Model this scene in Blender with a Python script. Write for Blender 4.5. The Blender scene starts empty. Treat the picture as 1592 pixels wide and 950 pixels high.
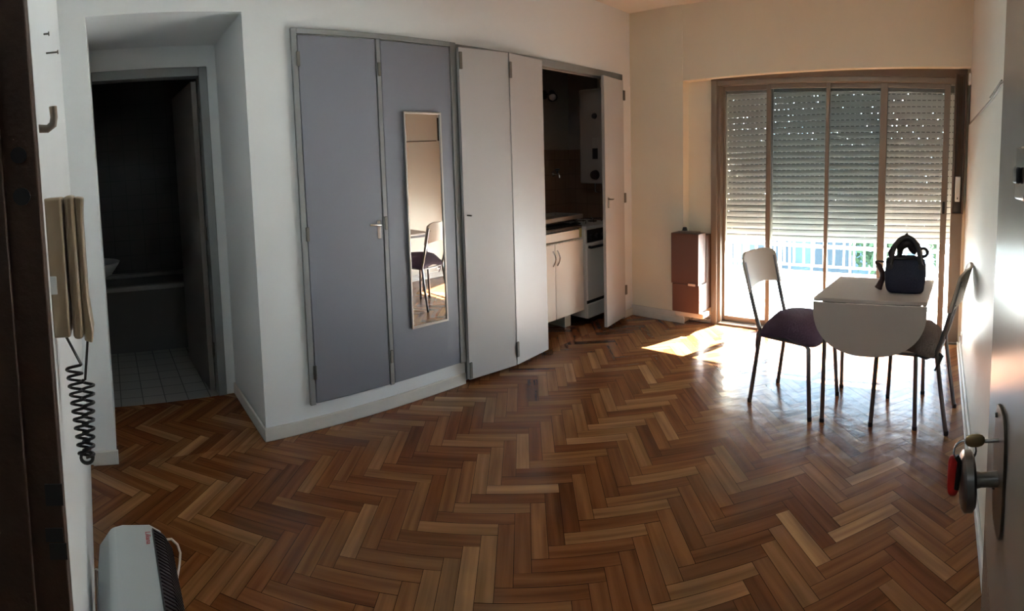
import bpy, math, random
from mathutils import Vector, Matrix
PI = math.pi
random.seed(7)
SC = bpy.context.scene
COL = SC.collection

# ------------------------------------------------------------------ camera
F, CX, CY, W_, H_ = 826.5, 1086.5, 314.76, 1592.0, 950.0
EYE = 1.4846
cd = bpy.data.cameras.new('camera')
cam = bpy.data.objects.new('camera', cd); COL.objects.link(cam)
cd.type = 'PANO'; cd.panorama_type = 'CENTRAL_CYLINDRICAL'
cd.central_cylindrical_radius = 1.0
cd.central_cylindrical_range_u_min = (0 - CX) / F
cd.central_cylindrical_range_u_max = (W_ - CX) / F
cd.central_cylindrical_range_v_min = (CY - H_) / F
cd.central_cylindrical_range_v_max = CY / F
cd.clip_start = 0.01; cd.clip_end = 200
cam.location = (0, 0, EYE)
cam.rotation_euler = (PI / 2 - .08, 0, .456)
SC.camera = cam

# ------------------------------------------------------------------ light and exposure
SC.view_settings.view_transform = 'Standard'
SC.view_settings.look = 'None'
SC.view_settings.gamma = 1.0
SC.view_settings.use_curve_mapping = False
SC.view_settings.exposure = 1.15
SUN_DIR = Vector((-.362, -1.0, -.708)).normalized()
sd = bpy.data.lights.new('sun', 'SUN'); sd.energy = 150.0; sd.angle = math.radians(.6); sd.color = (1, .96, .90)
so = bpy.data.objects.new('sun', sd); COL.objects.link(so); so.location = (2, 12, 8)
so.rotation_euler = SUN_DIR.to_track_quat('-Z', 'Y').to_euler()
wd = bpy.data.worlds.new('sky'); SC.world = wd; wd.use_nodes = True
wn = wd.node_tree; bg = wn.nodes['Background']
bg.inputs[0].default_value = (.62, .80, 1.0, 1); bg.inputs[1].default_value = 8.0
# added weak cool fill light in the hallway behind the camera, unseen
ld = bpy.data.lights.new('hallway_fill', 'AREA'); ld.energy = 1.5; ld.size = .8; ld.color = (.80, .93, 1.0)
lo = bpy.data.objects.new('hallway_fill', ld); COL.objects.link(lo); lo.location = (-.2, -1.0, 2.55)

# added soft cool fill light near the ceiling, unseen, to brighten the left wall
cl_ = bpy.data.lights.new('entrance_fill', 'AREA'); cl_.shape = 'DISK'; cl_.energy = 3.6; cl_.size = .7; cl_.color = (.74, .90, 1.0)
co_ = bpy.data.objects.new('entrance_fill', cl_); COL.objects.link(co_); co_.location = (-1.0, .95, 2.80)

# ------------------------------------------------------------------ materials
MATS = {}
def mat(name, col, rough=.5, metal=0.0, bump=0.0, bscale=40.0, var=0.0, vscale=3.0, spec=.5, coat=0.0, emit=None):
    if name in MATS: return MATS[name]
    m = bpy.data.materials.new(name); m.use_nodes = True
    nt = m.node_tree; b = nt.nodes['Principled BSDF']
    b.inputs['Roughness'].default_value = rough; b.inputs['Metallic'].default_value = metal
    b.inputs['Specular IOR Level'].default_value = spec; b.inputs['Coat Weight'].default_value = coat
    c = (*col, 1)
    tc = nt.nodes.new('ShaderNodeTexCoord')
    n = nt.nodes.new('ShaderNodeTexNoise'); n.inputs['Scale'].default_value = vscale; n.inputs['Detail'].default_value = 5
    nt.links.new(tc.outputs['Object'], n.inputs['Vector'])
    mx = nt.nodes.new('ShaderNodeMix'); mx.data_type = 'RGBA'
    mx.inputs[6].default_value = tuple(max(0, x * (1 - var)) for x in col) + (1,)
    mx.inputs[7].default_value = tuple(min(1, x * (1 + var)) for x in col) + (1,)
    nt.links.new(n.outputs['Fac'], mx.inputs[0]); nt.links.new(mx.outputs[2], b.inputs['Base Color'])
    if bump:
        n2 = nt.nodes.new('ShaderNodeTexNoise'); n2.inputs['Scale'].default_value = bscale; n2.inputs['Detail'].default_value = 4
        nt.links.new(tc.outputs['Object'], n2.inputs['Vector'])
        bp = nt.nodes.new('ShaderNodeBump'); bp.inputs['Strength'].default_value = bump; bp.inputs['Distance'].default_value = .01
        nt.links.new(n2.outputs['Fac'], bp.inputs['Height']); nt.links.new(bp.outputs[0], b.inputs['Normal'])
    if emit:
        b.inputs['Emission Color'].default_value = c; b.inputs['Emission Strength'].default_value = emit
    MATS[name] = m; return m

def mat_glass(name, tint, refl=.06):
    m = bpy.data.materials.new(name); m.use_nodes = True; nt = m.node_tree; nt.nodes.clear()
    o = nt.nodes.new('ShaderNodeOutputMaterial'); t = nt.nodes.new('ShaderNodeBsdfTransparent'); t.inputs[0].default_value = (*tint, 1)
    g = nt.nodes.new('ShaderNodeBsdfGlossy'); g.inputs['Roughness'].default_value = .02
    fr = nt.nodes.new('ShaderNodeFresnel'); fr.inputs[0].default_value = 1.45
    mx = nt.nodes.new('ShaderNodeMixShader')
    nt.links.new(fr.outputs[0], mx.inputs[0]); nt.links.new(t.outputs[0], mx.inputs[1]); nt.links.new(g.outputs[0], mx.inputs[2])
    nt.links.new(mx.outputs[0], o.inputs[0]); return m

def mat_parquet():
    m = bpy.data.materials.new('parquet'); m.use_nodes = True; nt = m.node_tree; b = nt.nodes['Principled BSDF']
    L = nt.links.new; N = nt.nodes.new
    geo = N('ShaderNodeNewGeometry')
    ramp = N('ShaderNodeValToRGB'); cr = ramp.color_ramp
    cols = [(0, (.150, .056, .022)), (.16, (.235, .098, .037)), (.32, (.185, .068, .026)), (.48, (.30, .145, .056)), (.62, (.215, .082, .031)),
            (.76, (.34, .185, .078)), (.88, (.255, .108, .042)), (1, (.46, .275, .130))]
    cr.elements[0].position = 0; cr.elements[0].color = (*cols[0][1], 1)
    cr.elements[1].position = 1; cr.elements[1].color = (*cols[-1][1], 1)
    for p, c in cols[1:-1]:
        e = cr.elements.new(p); e.color = (*c, 1)
    L(geo.outputs['Random Per Island'], ramp.inputs[0])
    uv = N('ShaderNodeUVMap')
    mp = N('ShaderNodeMapping'); mp.inputs['Scale'].default_value = (1.6, 26, 1); L(uv.outputs[0], mp.inputs[0])
    n = N('ShaderNodeTexNoise'); n.inputs['Scale'].default_value = 1.0; n.inputs['Detail'].default_value = 6; L(mp.outputs[0], n.inputs['Vector'])
    mul = N('ShaderNodeMix'); mul.data_type = 'RGBA'; mul.blend_type = 'MULTIPLY'; mul.inputs[0].default_value = .95
    gr = N('ShaderNodeValToRGB'); gr.color_ramp.elements[0].position = .34; gr.color_ramp.elements[0].color = (.42, .33, .28, 1)
    gr.color_ramp.elements[1].position = .64; gr.color_ramp.elements[1].color = (.80, .70, .62, 1)
    L(n.outputs['Fac'], gr.inputs[0]); L(ramp.outputs[0], mul.inputs[6]); L(gr.outputs[0], mul.inputs[7])
    # worn dark water stains
    tc = N('ShaderNodeTexCoord'); n3 = N('ShaderNodeTexNoise'); n3.inputs['Scale'].default_value = 1.7; n3.inputs['Detail'].default_value = 6
    L(tc.outputs['Object'], n3.inputs['Vector'])
    sr = N('ShaderNodeValToRGB'); sr.color_ramp.elements[0].position = .52; sr.color_ramp.elements[1].position = .80
    sr.color_ramp.elements[0].color = (0, 0, 0, 1); sr.color_ramp.elements[1].color = (.6, .6, .6, 1)
    L(n3.outputs['Fac'], sr.inputs[0])
    mx = N('ShaderNodeMix'); mx.data_type = 'RGBA'; mx.inputs[7].default_value = (.075, .062, .040, 1)
    L(sr.outputs[0], mx.inputs[0]); L(mul.outputs[2], mx.inputs[6]); L(mx.outputs[2], b.inputs['Base Color'])
    n4 = N('ShaderNodeTexNoise'); n4.inputs['Scale'].default_value = 9; n4.inputs['Detail'].default_value = 3
    L(tc.outputs['Object'], n4.inputs['Vector'])
    rr = N('ShaderNodeMapRange'); rr.inputs[3].default_value = .17; rr.inputs[4].default_value = .255
    L(n4.outputs['Fac'], rr.inputs[0]); L(rr.outputs[0], b.inputs['Roughness'])
    ad = N('ShaderNodeMath'); ad.operation = 'MULTIPLY_ADD'; ad.inputs[1].default_value = .12; L(n.outputs['Fac'], ad.inputs[0]); L(n4.outputs['Fac'], ad.inputs[2])
    bp = N('ShaderNodeBump'); bp.inputs['Strength'].default_value = .28; bp.inputs['Distance'].default_value = .012
    L(ad.outputs[0], bp.inputs['Height']); L(bp.outputs[0], b.inputs['Normal'])
    b.inputs['Specular IOR Level'].default_value = .28
    return m

def mat_tiles(name, col, grout, size, rough=.2, vertical=False):
    m = bpy.data.materials.new(name); m.use_nodes = True; nt = m.node_tree; b = nt.nodes['Principled BSDF']
    tc = nt.nodes.new('ShaderNodeTexCoord'); br = nt.nodes.new('ShaderNodeTexBrick')
    br.offset = 0; br.inputs['Color1'].default_value = (*col, 1); br.inputs['Color2'].default_value = (*[c * .92 for c in col], 1)
    br.inputs['Mortar'].default_value = (*grout, 1); br.inputs['Scale'].default_value = 1; br.inputs['Mortar Size'].default_value = .004
    br.inputs['Brick Width'].default_value = size; br.inputs['Row Height'].default_value = size
    v = tc.outputs['Object']
    if vertical:
        sp = nt.nodes.new('ShaderNodeSeparateXYZ'); cb = nt.nodes.new('ShaderNodeCombineXYZ'); ad = nt.nodes.new('ShaderNodeMath')
        nt.links.new(v, sp.inputs[0]); nt.links.new(sp.outputs[0], ad.inputs[0]); nt.links.new(sp.outputs[1], ad.inputs[1])
        nt.links.new(ad.outputs[0], cb.inputs[0]); nt.links.new(sp.outputs[2], cb.inputs[1]); v = cb.outputs[0]
    nt.links.new(v, br.inputs['Vector']); nt.links.new(br.outputs[0], b.inputs['Base Color']); b.inputs['Roughness'].default_value = rough
    return m

WHITE = mat('white_wall_paint', (.715, .745, .755), .75, bump=.12, bscale=25, var=.03, vscale=2)
CREAM = mat('cream_wall_paint', (.77, .73, .60), .75, bump=.12, bscale=25, var=.03, vscale=2)
OFFW = mat('off_white_wall_paint', (.53, .52, .46), .45, bump=.15, bscale=18, var=.03, vscale=2)
CEIL = mat('ceiling_paint', (.72, .70, .64), .8, bump=.1, bscale=20)
BASEB = mat('baseboard_paint', (.60, .58, .54), .5, bump=.2, bscale=30, var=.08, vscale=9)
GREYD = mat('grey_door_paint', (.165, .175, .21), .42, bump=.06, bscale=12, var=.05, vscale=2)
GREYF = mat('grey_frame_paint', (.215, .225, .23), .45, bump=.06, bscale=20, var=.06)
PALED = mat('pale_folding_door_paint', (.43, .43, .43), .42, bump=.06, bscale=12, var=.04, vscale=2)
HINGE = mat('hinge_metal', (.16, .155, .14), .4, .7)
CHROME = mat('chrome', (.62, .62, .62), .2, 1.0)
DARKM = mat('dark_metal', (.05, .048, .045), .4, .8)
TUBE = mat('chair_tube_metal', (.20, .20, .21), .32, .9)
ALU = mat('champagne_aluminium', (.24, .205, .168), .42, .35, var=.05)
ALUD = mat('dark_bronze_aluminium', (.10, .075, .055), .5, .2, var=.1)
ALUD2 = mat('brown_header_aluminium', (.15, .115, .085), .5, .2)
SHUT = mat('shutter_slat', (.66, .60, .53), .6, var=.03)
SHUTB = mat('shutter_link_dark', (.06, .045, .035), .7)
GLASS = mat_glass('clear_glass', (.95, .96, .96))
GLASST = mat_glass('grey_tinted_glass', (.80, .86, .88))
BLACK = mat('black_plastic', (.012, .012, .014), .4)
BEIGEP = mat('beige_plastic', (.36, .275, .185), .35, var=.06, vscale=6)
WHITEP = mat('white_enamel', (.70, .73, .74), .35)
BROWNW = mat('brown_jamb_wood', (.045, .020, .010), .55, bump=.3, bscale=60, var=.35, vscale=14)
BROWNE = mat('brown_heater_enamel', (.105, .050, .036), .38, .1, var=.05)
LAM = mat('white_laminate', (.50, .44, .40), .35, var=.02)
CABW = mat('cabinet_white', (.86, .84, .79), .35)
GRAN = mat('dark_worktop_stone', (.07, .062, .055), .25, var=.5, vscale=60)
PURPLE = mat('purple_cushion_fabric', (.075, .045, .078), .9, bump=.5, bscale=90, var=.15, vscale=20)
BROWNC = mat('grey_brown_cushion_fabric', (.115, .088, .080), .9, bump=.5, bscale=90, var=.15, vscale=20)
BACKR = mat('beige_laminated_plywood', (.50, .44, .37), .4, var=.04)
NAVY = mat('navy_fabric', (.006, .009, .028), .75, bump=.4, bscale=120, var=.2, vscale=20)
LEATHER = mat('dark_leather', (.012, .010, .011), .4, bump=.3, bscale=60)
REDB = mat('dark_red_leather', (.045, .010, .008), .5)
MIRR = mat('mirror_silver', (.86, .87, .86), .01, 1.0)
ALF = mat('brushed_aluminium_frame', (.50, .48, .44), .35, .6)
PARQ = mat_parquet()
JOINT = mat('parquet_joint', (.010, .005, .003), .95, spec=0.0)
KTILE = mat_tiles('kitchen_wall_tile', (.20, .125, .08), (.14, .09, .06), .15, .25, True)
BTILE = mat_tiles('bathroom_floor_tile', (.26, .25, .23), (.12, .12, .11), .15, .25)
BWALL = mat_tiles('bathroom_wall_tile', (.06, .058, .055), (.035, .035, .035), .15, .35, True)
TERR = mat('terrace_tile', (.80, .78, .74), .7, bump=.2, bscale=8, var=.06, vscale=4)

# ------------------------------------------------------------------ mesh builder
class MB:
    def __init__(s): s.v = []; s.f = []; s.uv = None
    def add(s, vs, fs):
        o = len(s.v); s.v += [tuple(v) for v in vs]; s.f += [tuple(i + o for i in f) for f in fs]; return s
    def box(s, x0, x1, y0, y1, z0, z1, M=None):
        x0, x1 = sorted((x0, x1)); y0, y1 = sorted((y0, y1)); z0, z1 = sorted((z0, z1))
        vs = [Vector(p) for p in ((x0, y0, z0), (x1, y0, z0), (x1, y1, z0), (x0, y1, z0), (x0, y0, z1), (x1, y0, z1), (x1, y1, z1), (x0, y1, z1))]
        if M: vs = [M @ v for v in vs]
        return s.add(vs, [(0, 3, 2, 1), (4, 5, 6, 7), (0, 1, 5, 4), (1, 2, 6, 5), (2, 3, 7, 6), (3, 0, 4, 7)])
    def hexa(s, p):   # 8 points: bottom ring, top ring (counter clockwise seen from above)
        return s.add(p, [(0, 3, 2, 1), (4, 5, 6, 7), (0, 1, 5, 4), (1, 2, 6, 5), (2, 3, 7, 6), (3, 0, 4, 7)])
    def prism(s, pts, axis, a, b):   # 2d outline (ccw) extruded along axis
        def mk(p, t):
            return {'x': (t, p[0], p[1]), 'y': (p[0], t, p[1]), 'z': (p[0], p[1], t)}[axis]
        n = len(pts)
        vs = [mk(p, a) for p in pts] + [mk(p, b) for p in pts]
        fs = [tuple(range(n)), tuple(range(2 * n - 1, n - 1, -1))] + [(i, i + n, (i + 1) % n + n, (i + 1) % n) for i in range(n)]
        return s.add(vs, fs)
    def tube(s, path, r, n=10, closed=False):
        P = [Vector(p) for p in path]; m = len(P); rs = r if isinstance(r, (list, tuple)) else [r] * m
        up = None; rings = []
        for i in range(m):
            if closed: t = (P[(i + 1) % m] - P[i - 1]).normalized()
            else: t = (P[min(i + 1, m - 1)] - P[max(i - 1, 0)]).normalized()
            if up is None:
                up = Vector((0, 0, 1)) if abs(t.z) < .9 else Vector((1, 0, 0))
            u = up - t * up.dot(t); u.normalize(); up = u; w = t.cross(u)
            rings.append([P[i] + (u * math.cos(2 * PI * k / n) + w * math.sin(2 * PI * k / n)) * rs[i] for k in range(n)])
        vs = [p for rg in rings for p in rg]; fs = []
        for i in range(m if closed else m - 1):
            j = (i + 1) % m
            for k in range(n):
                fs.append((i * n + k, i * n + (k + 1) % n, j * n + (k + 1) % n, j * n + k))
        if not closed: fs += [tuple(range(n - 1, -1, -1)), tuple((m - 1) * n + k for k in range(n))]
        return s.add(vs, fs)
    def lathe(s, prof, c, axis='z', n=24):   # prof: (radius, height)
        vs = []; fs = []; m = len(prof)
        for r, h in prof:
            for k in range(n):
                a = 2 * PI * k / n; x, y = r * math.cos(a), r * math.sin(a)
                p = {'z': (x, y, h), 'x': (h, x, y), 'y': (y, h, x)}[axis]
                vs.append((c[0] + p[0], c[1] + p[1], c[2] + p[2]))
        for i in range(m - 1):
            for k in range(n):
                fs.append((i * n + k, i * n + (k + 1) % n, (i + 1) * n + (k + 1) % n, (i + 1) * n + k))
        fs += [tuple(range(n - 1, -1, -1)), tuple((m - 1) * n + k for k in range(n))]
        return s.add(vs, fs)
    def blob(s, c, rx, ry, rz, e1=.6, e2=.6, n=28, m=16, fn=None):   # superellipsoid
        sg = lambda t, e: math.copysign(abs(t) ** e, t)
        vs = []; fs = []
        for i in range(m + 1):
            ph = -PI / 2 + PI * i / m
            for k in range(n):
                th = 2 * PI * k / n
                p = Vector((rx * sg(math.cos(ph), e1) * sg(math.cos(th), e2), ry * sg(math.cos(ph), e1) * sg(math.sin(th), e2), rz * sg(math.sin(ph), e1)))
                if fn: p = fn(p)
                vs.append(Vector(c) + p)
        for i in range(m):
            for k in range(n): fs.append((i * n + k, i * n + (k + 1) % n, (i + 1) * n + (k + 1) % n, (i + 1) * n + k))
        return s.add(vs, fs)
    def build(s, name, m, parent=None, bevel=0.0, smooth=False, seg=2):
        me = bpy.data.meshes.new(name); me.from_pydata([tuple(v) for v in s.v], [], s.f); me.update()
        if s.uv:
            ul = me.uv_layers.new(name='UVMap')
            for i, c in enumerate(s.uv): ul.data[i].uv = c
        else:
            import bmesh
            bm = bmesh.new(); bm.from_mesh(me); bmesh.ops.recalc_face_normals(bm, faces=bm.faces); bm.to_mesh(me); bm.free()
        me.materials.append(m)
        if smooth or bevel:
            me.polygons.foreach_set('use_smooth', [True] * len(me.polygons))
            if not smooth: me.set_sharp_from_angle(angle=math.radians(35))
            else: me.set_sharp_from_angle(angle=math.radians(50))
        o = bpy.data.objects.new(name, me); COL.objects.link(o)
        if parent: o.parent = parent
        if bevel:
            b = o.modifiers.new('bevel', 'BEVEL'); b.width = bevel; b.segments = seg; b.limit_method = 'ANGLE'; b.angle_limit = math.radians(40); b.harden_normals = False
        return o

def tag(o, label, cat, group=None, kind=None):
    o['label'] = label; o['category'] = cat
    if group: o['group'] = group
    if kind: o['kind'] = kind
    return o
def thing(name, label, cat, loc=(0, 0, 0), rz=0, group=None):
    o = bpy.data.objects.new(name, None); COL.objects.link(o); o.location = loc; o.rotation_euler = (0, 0, rz); o.empty_display_size = .1
    return tag(o, label, cat, group)
def struct(name, mb, m, label=None, bevel=0.0, parent=None):
    o = mb.build(name, m, parent, bevel)
    if parent is None: o['kind'] = 'structure'
    if label: o['label'] = label
    return o
def copy_tree(o, parent=None):
    c = o.copy(); COL.objects.link(c); c.parent = parent
    for ch in [x for x in bpy.data.objects if x.parent == o]: copy_tree(ch, c)
    return c
def arc(c, r, a0, a1, n, plane='xz'):
    out = []
    for i in range(n + 1):
        a = a0 + (a1 - a0) * i / n; x, y = r * math.cos(a), r * math.sin(a)
        out.append({'xz': (c[0] + x, c[1], c[2] + y), 'xy': (c[0] + x, c[1] + y, c[2]), 'yz': (c[0], c[1] + x, c[2] + y)}[plane])
    return out

# ------------------------------------------------------------------ the room
XL, YB, XR, ZC = -2.774, 4.206, .203, 2.834      # left wall, beam plane, right wall, ceiling
YR = 4.32                                        # recessed window wall
AY0, AY1, AX, AZ = -.045, .779, -3.48, 2.35      # alcove
KY0, KY1, KX, KZ = 2.165, 4.03, -3.55, 2.215     # kitchen niche
T = .12

# floor: herringbone parquet
def herringbone(rects, name):
    mb = MB(); mb.uv = []
    Wd, n = .066, 5; x0, y0 = -1.758, 1.0; q = math.sqrt(.5); rnd = random.Random(3)
    def clip(poly, x0, x1, y0, y1):
        for ax, lim, sgn in ((0, x0, 1), (0, x1, -1), (1, y0, 1), (1, y1, -1)):
            out = []
            for i in range(len(poly)):
                a, b = poly[i - 1], poly[i]
                da, db = sgn * (a[0][ax] - lim), sgn * (b[0][ax] - lim)
                if (da < 0) != (db < 0):
                    t = da / (da - db)
                    out.append((tuple(a[0][k] + t * (b[0][k] - a[0][k]) for k in (0, 1)), tuple(a[1][k] + t * (b[1][k] - a[1][k]) for k in (0, 1))))
                if db >= 0: out.append(b)
            poly = out
            if not poly: return []
        return poly
    g = .015
    for k in range(-140, 141):
        for m in range(-20, 21):
            for hv in (0, 1):
                if hv == 0: u0, u1, v0, v1 = k + 2 * n * m, k + n + 2 * n * m, k, k + 1
                else: u0, u1, v0, v1 = k + n + 2 * n * m, k + n + 1 + 2 * n * m, k + 1 - n, k + 1
                cxm, cym = (u0 + u1) / 2, (v0 + v1) / 2
                X = x0 + (cxm - cym) * q * Wd; Y = y0 + (cxm + cym) * q * Wd
                if not (-5 < X < .6 and -1.9 < Y < 4.7): continue
                cs = [(u0 + g, v0 + g), (u1 - g, v0 + g), (u1 - g, v1 - g), (u0 + g, v1 - g)]
                off = rnd.random() * 50
                poly = []
                for (u, v) in cs:
                    px = x0 + (u - v) * q * Wd; py = y0 + (u + v) * q * Wd
                    s, t = ((u - u0), (v - v0)) if hv == 0 else ((v - v0), (u - u0))
                    poly.append(((px, py), (s * Wd + off, t * Wd + off * .37)))
                for (ra, rb, rc, rd) in rects:
                    pc = clip(poly, ra, rb, rc, rd)
                    if len(pc) >= 3:
                        o = len(mb.v); tl = [rnd.uniform(-.0005, .0005) for _ in range(2)]
                        for (p, uv) in pc:
                            mb.v.append((p[0], p[1], (p[0] - X) * tl[0] * 8 + (p[1] - Y) * tl[1] * 8)); mb.uv.append(uv)
                        mb.f.append(tuple(range(o, o + len(pc))))
    return mb
fl = herringbone([(XL, XR, -1.8, YR), (AX, XL, AY0, AY1), (KX, XL, KY0 - .3, KY1 + .17)], 'floor').build('floor', PARQ)
fl['kind'] = 'structure'; fl['label'] = 'worn brown herringbone parquet floor'
struct('floor_slab', MB().box(-3.6, XR, -1.8, YR, -.1, -.0012), JOINT)['label'] = 'dark joints under the parquet'

# left wall: pieces around alcove and kitchen openings
wl = MB()
wl.box(XL - T, XL, -.40, AY0, 0, ZC)
wl.box(XL - T, XL, AY0, AY1, AZ, ZC)
wl.box(XL - T, XL, AY1, KY0, 0, ZC)
wl.box(XL - T, XL, KY0, KY1, KZ, ZC)
wl.box(XL - T, XL, KY1, YR + T, 0, ZC)
struct('wall_left', wl, WHITE, 'white wall holding the wardrobe and kitchen opening')
# alcove
al = MB()
al.box(AX, XL - T, AY1, AY1 + .08, 0, AZ)           # right cheek
al.box(AX, XL - T, AY0 - .08, AY0, 0, AZ)           # left cheek
al.box(AX, XL - T, AY0 - .08, AY1 + .08, AZ, AZ + .08)  # soffit
al.box(AX - .1, AX, -.75, -.10, 0, AZ + .08)
al.box(AX - .1, AX, -.10, .70, 2.2, AZ + .08)       # over the door
al.box(AX - .1, AX, .70, 1.1, 0, AZ + .08)
struct('wall_alcove', al, WHITE, 'white alcove walls before the bathroom door')
# entry wall (slightly out of square), with doorway around the camera
def wy(x): return -.095 - .0447 * (abs(x) - .76)
ew = MB()
ew.hexa([(XL, -.40, 0), (-.80, -.40, 0), (-.80, wy(-.80), 0), (XL, wy(XL), 0), (XL, -.40, ZC), (-.80, -.40, ZC), (-.80, wy(-.80), ZC), (XL, wy(XL), ZC)])
ew.box(-.80, XR, -.40, -.10, 2.15, ZC)
ew.box(.16, XR, -.40, -.10, 0, 2.15)
struct('wall_entry', ew, WHITE, 'white entry wall with the intercom')
# right wall
struct('wall_right', MB().box(XR, XR + T, -1.8, YR + T, 0, ZC), OFFW, 'off-white right wall')
# ceiling
struct('ceiling', MB().box(XL - T, XR + T, -1.8, YR + T, ZC, ZC + .1), CEIL, 'off-white ceiling')
# far wall: pillar, beam, recess sides
fw = MB()
fw.box(XL, -2.22, YB, YR + T, 0, ZC)
fw.box(-2.22, -1.99, YR, YR + T, 0, ZC)
fw.box(.18, XR, YR - .02, YR + T, 0, ZC)
struct('wall_far', fw, CREAM, 'cream far wall with a pillar beside the window')
bm_ = MB(); bm_.hexa([(-2.22, YB, 2.178), (XR, YB, 2.246), (XR, YR + T, 2.246), (-2.22, YR + T, 2.178), (-2.22, YB, ZC), (XR, YB, ZC), (XR, YR + T, ZC), (-2.22, YR + T, ZC)])
struct('wall_beam', bm_, CREAM, 'cream beam above the window')
bl = MB(); bl.box(XL, -2.22, YB - .006, YB, 2.17, ZC); struct('trim_1', bl, CREAM, 'beam edge over the pillar')

# baseboards
bb = MB(); bb.box(XL, XL + .016, AY1 - .012, 2.16, 0, .075); bb.box(XL - .001, XL + .016, -.17, AY0 + .01, 0, .075); struct('baseboard_left', bb, BASEB, bevel=.004)
bb = MB(); bb.box(XL, XL + .014, KY1 + .03, YB, 0, .07); bb.box(XL, -2.21, YB - .016, YB, 0, .10); bb.box(XL, -2.2, YB - .022, YB - .016, 0, .05); bb.box(-2.21, -1.99, YR - .014, YR, 0, .07); struct('baseboard_far', bb, BASEB, bevel=.003)
bb = MB(); bb.box(AX, XL - .001, AY1 - .014, AY1, 0, .075); struct('baseboard_alcove', bb, BASEB, bevel=.004)
bb = MB(); bb.box(XR - .014, XR, -.1, YR, 0, .075); bb.box(XR - .03, XR - .014, 2.5, YR, 0, .022); struct('baseboard_right', bb, BASEB, bevel=.004)
# crack / old picture rail line on the right wall
rl = MB()
pts = [(4.10, 1.80), (3.4, 1.785), (2.6, 1.77), (2.2, 1.765), (1.9, 1.775), (1.6, 1.757), (1.2, 1.75), (.5, 1.74)]
rl.tube([(XR - .002, y, z) for y, z in pts], .006, 6)
rl.tube([(XR - .002, y, z) for y, z in [(2.35, 1.784), (2.1, 1.785), (1.9, 1.789)]], .004, 6)
struct('trim_2', rl, mat('crack_grey', (.12, .10, .08), .8), 'dark horizontal crack along the right wall')
o = tag(MB().box(XR - .008, XR, 4.02, 4.10, .10, .18).build('wall_outlet', WHITEP, None, .003), 'small white outlet plate low on the right wall behind the chair', 'outlet')
MB().box(XR - .010, XR - .008, 4.045, 4.075, .12, .16).build('socket_face', BLACK, o)

# ------------------------------------------------------------------ hallway behind the camera
hw = MB()
hw.box(-1.6, -1.5, -1.8, -.40, 0, ZC); hw.box(-1.6, XR + T, -1.9, -1.8, 0, ZC)
struct('wall_hallway', hw, WHITE)

# entry door frame, brown jamb
dj = MB()
dj.box(-.80, -.762, -.27, -.097, 0, 2.15)
dj.box(-.762, -.750, -.27, -.146, 0, 2.15)
fr = dj.build('door_2', BROWNW, None, .002); fr['kind'] = 'structure'; fr['label'] = 'dark brown entry door frame'
hd = MB(); hd.box(-.80, .16, -.27, -.097, 2.11, 2.15); hd.box(.13, .16, -.27, -.097, 0, 2.15); hd.build('door_frame_head', BROWNW, fr)
st = MB()
for z, hh in ((1.535, .012), (1.475, .013)):
    st.lathe([(hh, 0), (hh, .003)], (-.7625, -.122, z), 'x', 16)
for z, hh, yy in ((1.035, .016, -.108), (.975, .010, -.112), (.95, .012, -.108)):
    st.box(-.7625, -.7600, yy - .013, yy + .013, z - hh, z + hh)
st.build('strike_hole', BLACK, fr)

# ------------------------------------------------------------------ bathroom
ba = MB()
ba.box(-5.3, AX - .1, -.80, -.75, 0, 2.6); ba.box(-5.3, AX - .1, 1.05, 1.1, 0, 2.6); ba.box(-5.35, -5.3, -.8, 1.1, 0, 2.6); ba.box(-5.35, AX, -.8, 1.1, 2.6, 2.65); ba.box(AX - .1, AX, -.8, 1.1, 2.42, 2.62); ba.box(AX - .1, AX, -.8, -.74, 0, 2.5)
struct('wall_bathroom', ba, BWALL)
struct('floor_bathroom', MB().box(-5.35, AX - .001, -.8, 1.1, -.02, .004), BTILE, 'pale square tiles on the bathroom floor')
df = MB(); df.box(AX - .11, AX + .012, .66, .715, 0, 2.21); df.box(AX - .11, AX + .012, -.044, .66, 2.15, 2.21); df.box(AX - .11, AX - .001, -.10, -.052, 0, 2.15)
d1 = df.build('door_1', GREYF, None, .004); d1['kind'] = 'structure'; d1['label'] = 'grey bathroom door frame with door open inward'
lf = MB(); M = Matrix.Translation((AX - .08, .635, 0)) @ Matrix.Rotation(math.radians(3), 4, 'Z'); lf.box(-.72, 0, -.018, .018, .01, 2.13, M)
leaf = lf.build('door_leaf', mat('brown_grey_door_paint', (.16, .14, .125), .5), d1, .002)
for z in (.3, 1.1, 1.9): MB().lathe([(.009, -.045), (.009, .045)], (AX - .06, .655, z), 'z', 10).build('hinge', HINGE, d1)
tub = MB()
tub.box(-5.28, -4.55, -.74, 1.04, .004, .42)
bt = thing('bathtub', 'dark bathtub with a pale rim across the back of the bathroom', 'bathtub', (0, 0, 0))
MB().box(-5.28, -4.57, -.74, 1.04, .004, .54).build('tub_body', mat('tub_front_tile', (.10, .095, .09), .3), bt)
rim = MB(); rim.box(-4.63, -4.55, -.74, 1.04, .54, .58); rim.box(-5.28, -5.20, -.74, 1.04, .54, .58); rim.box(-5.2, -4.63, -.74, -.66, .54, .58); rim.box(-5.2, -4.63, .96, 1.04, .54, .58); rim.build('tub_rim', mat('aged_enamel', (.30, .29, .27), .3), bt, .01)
sk = thing('wash_basin', 'round white wash basin on a pedestal in the dark bathroom', 'sink', (-4.25, -.16, 0))
MB().lathe([(.03, .70), (.16, .76), (.22, .84), (.23, .86), (.20, .86), (.12, .80), (.02, .77)], (0, 0, 0), 'z', 28).build('bowl', WHITEP, sk, 0, True)
MB().lathe([(.10, .004), (.085, .1), (.07, .5), (.09, .74)], (0, 0, 0), 'z', 20).build('pedestal', WHITEP, sk, 0, True)

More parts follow.
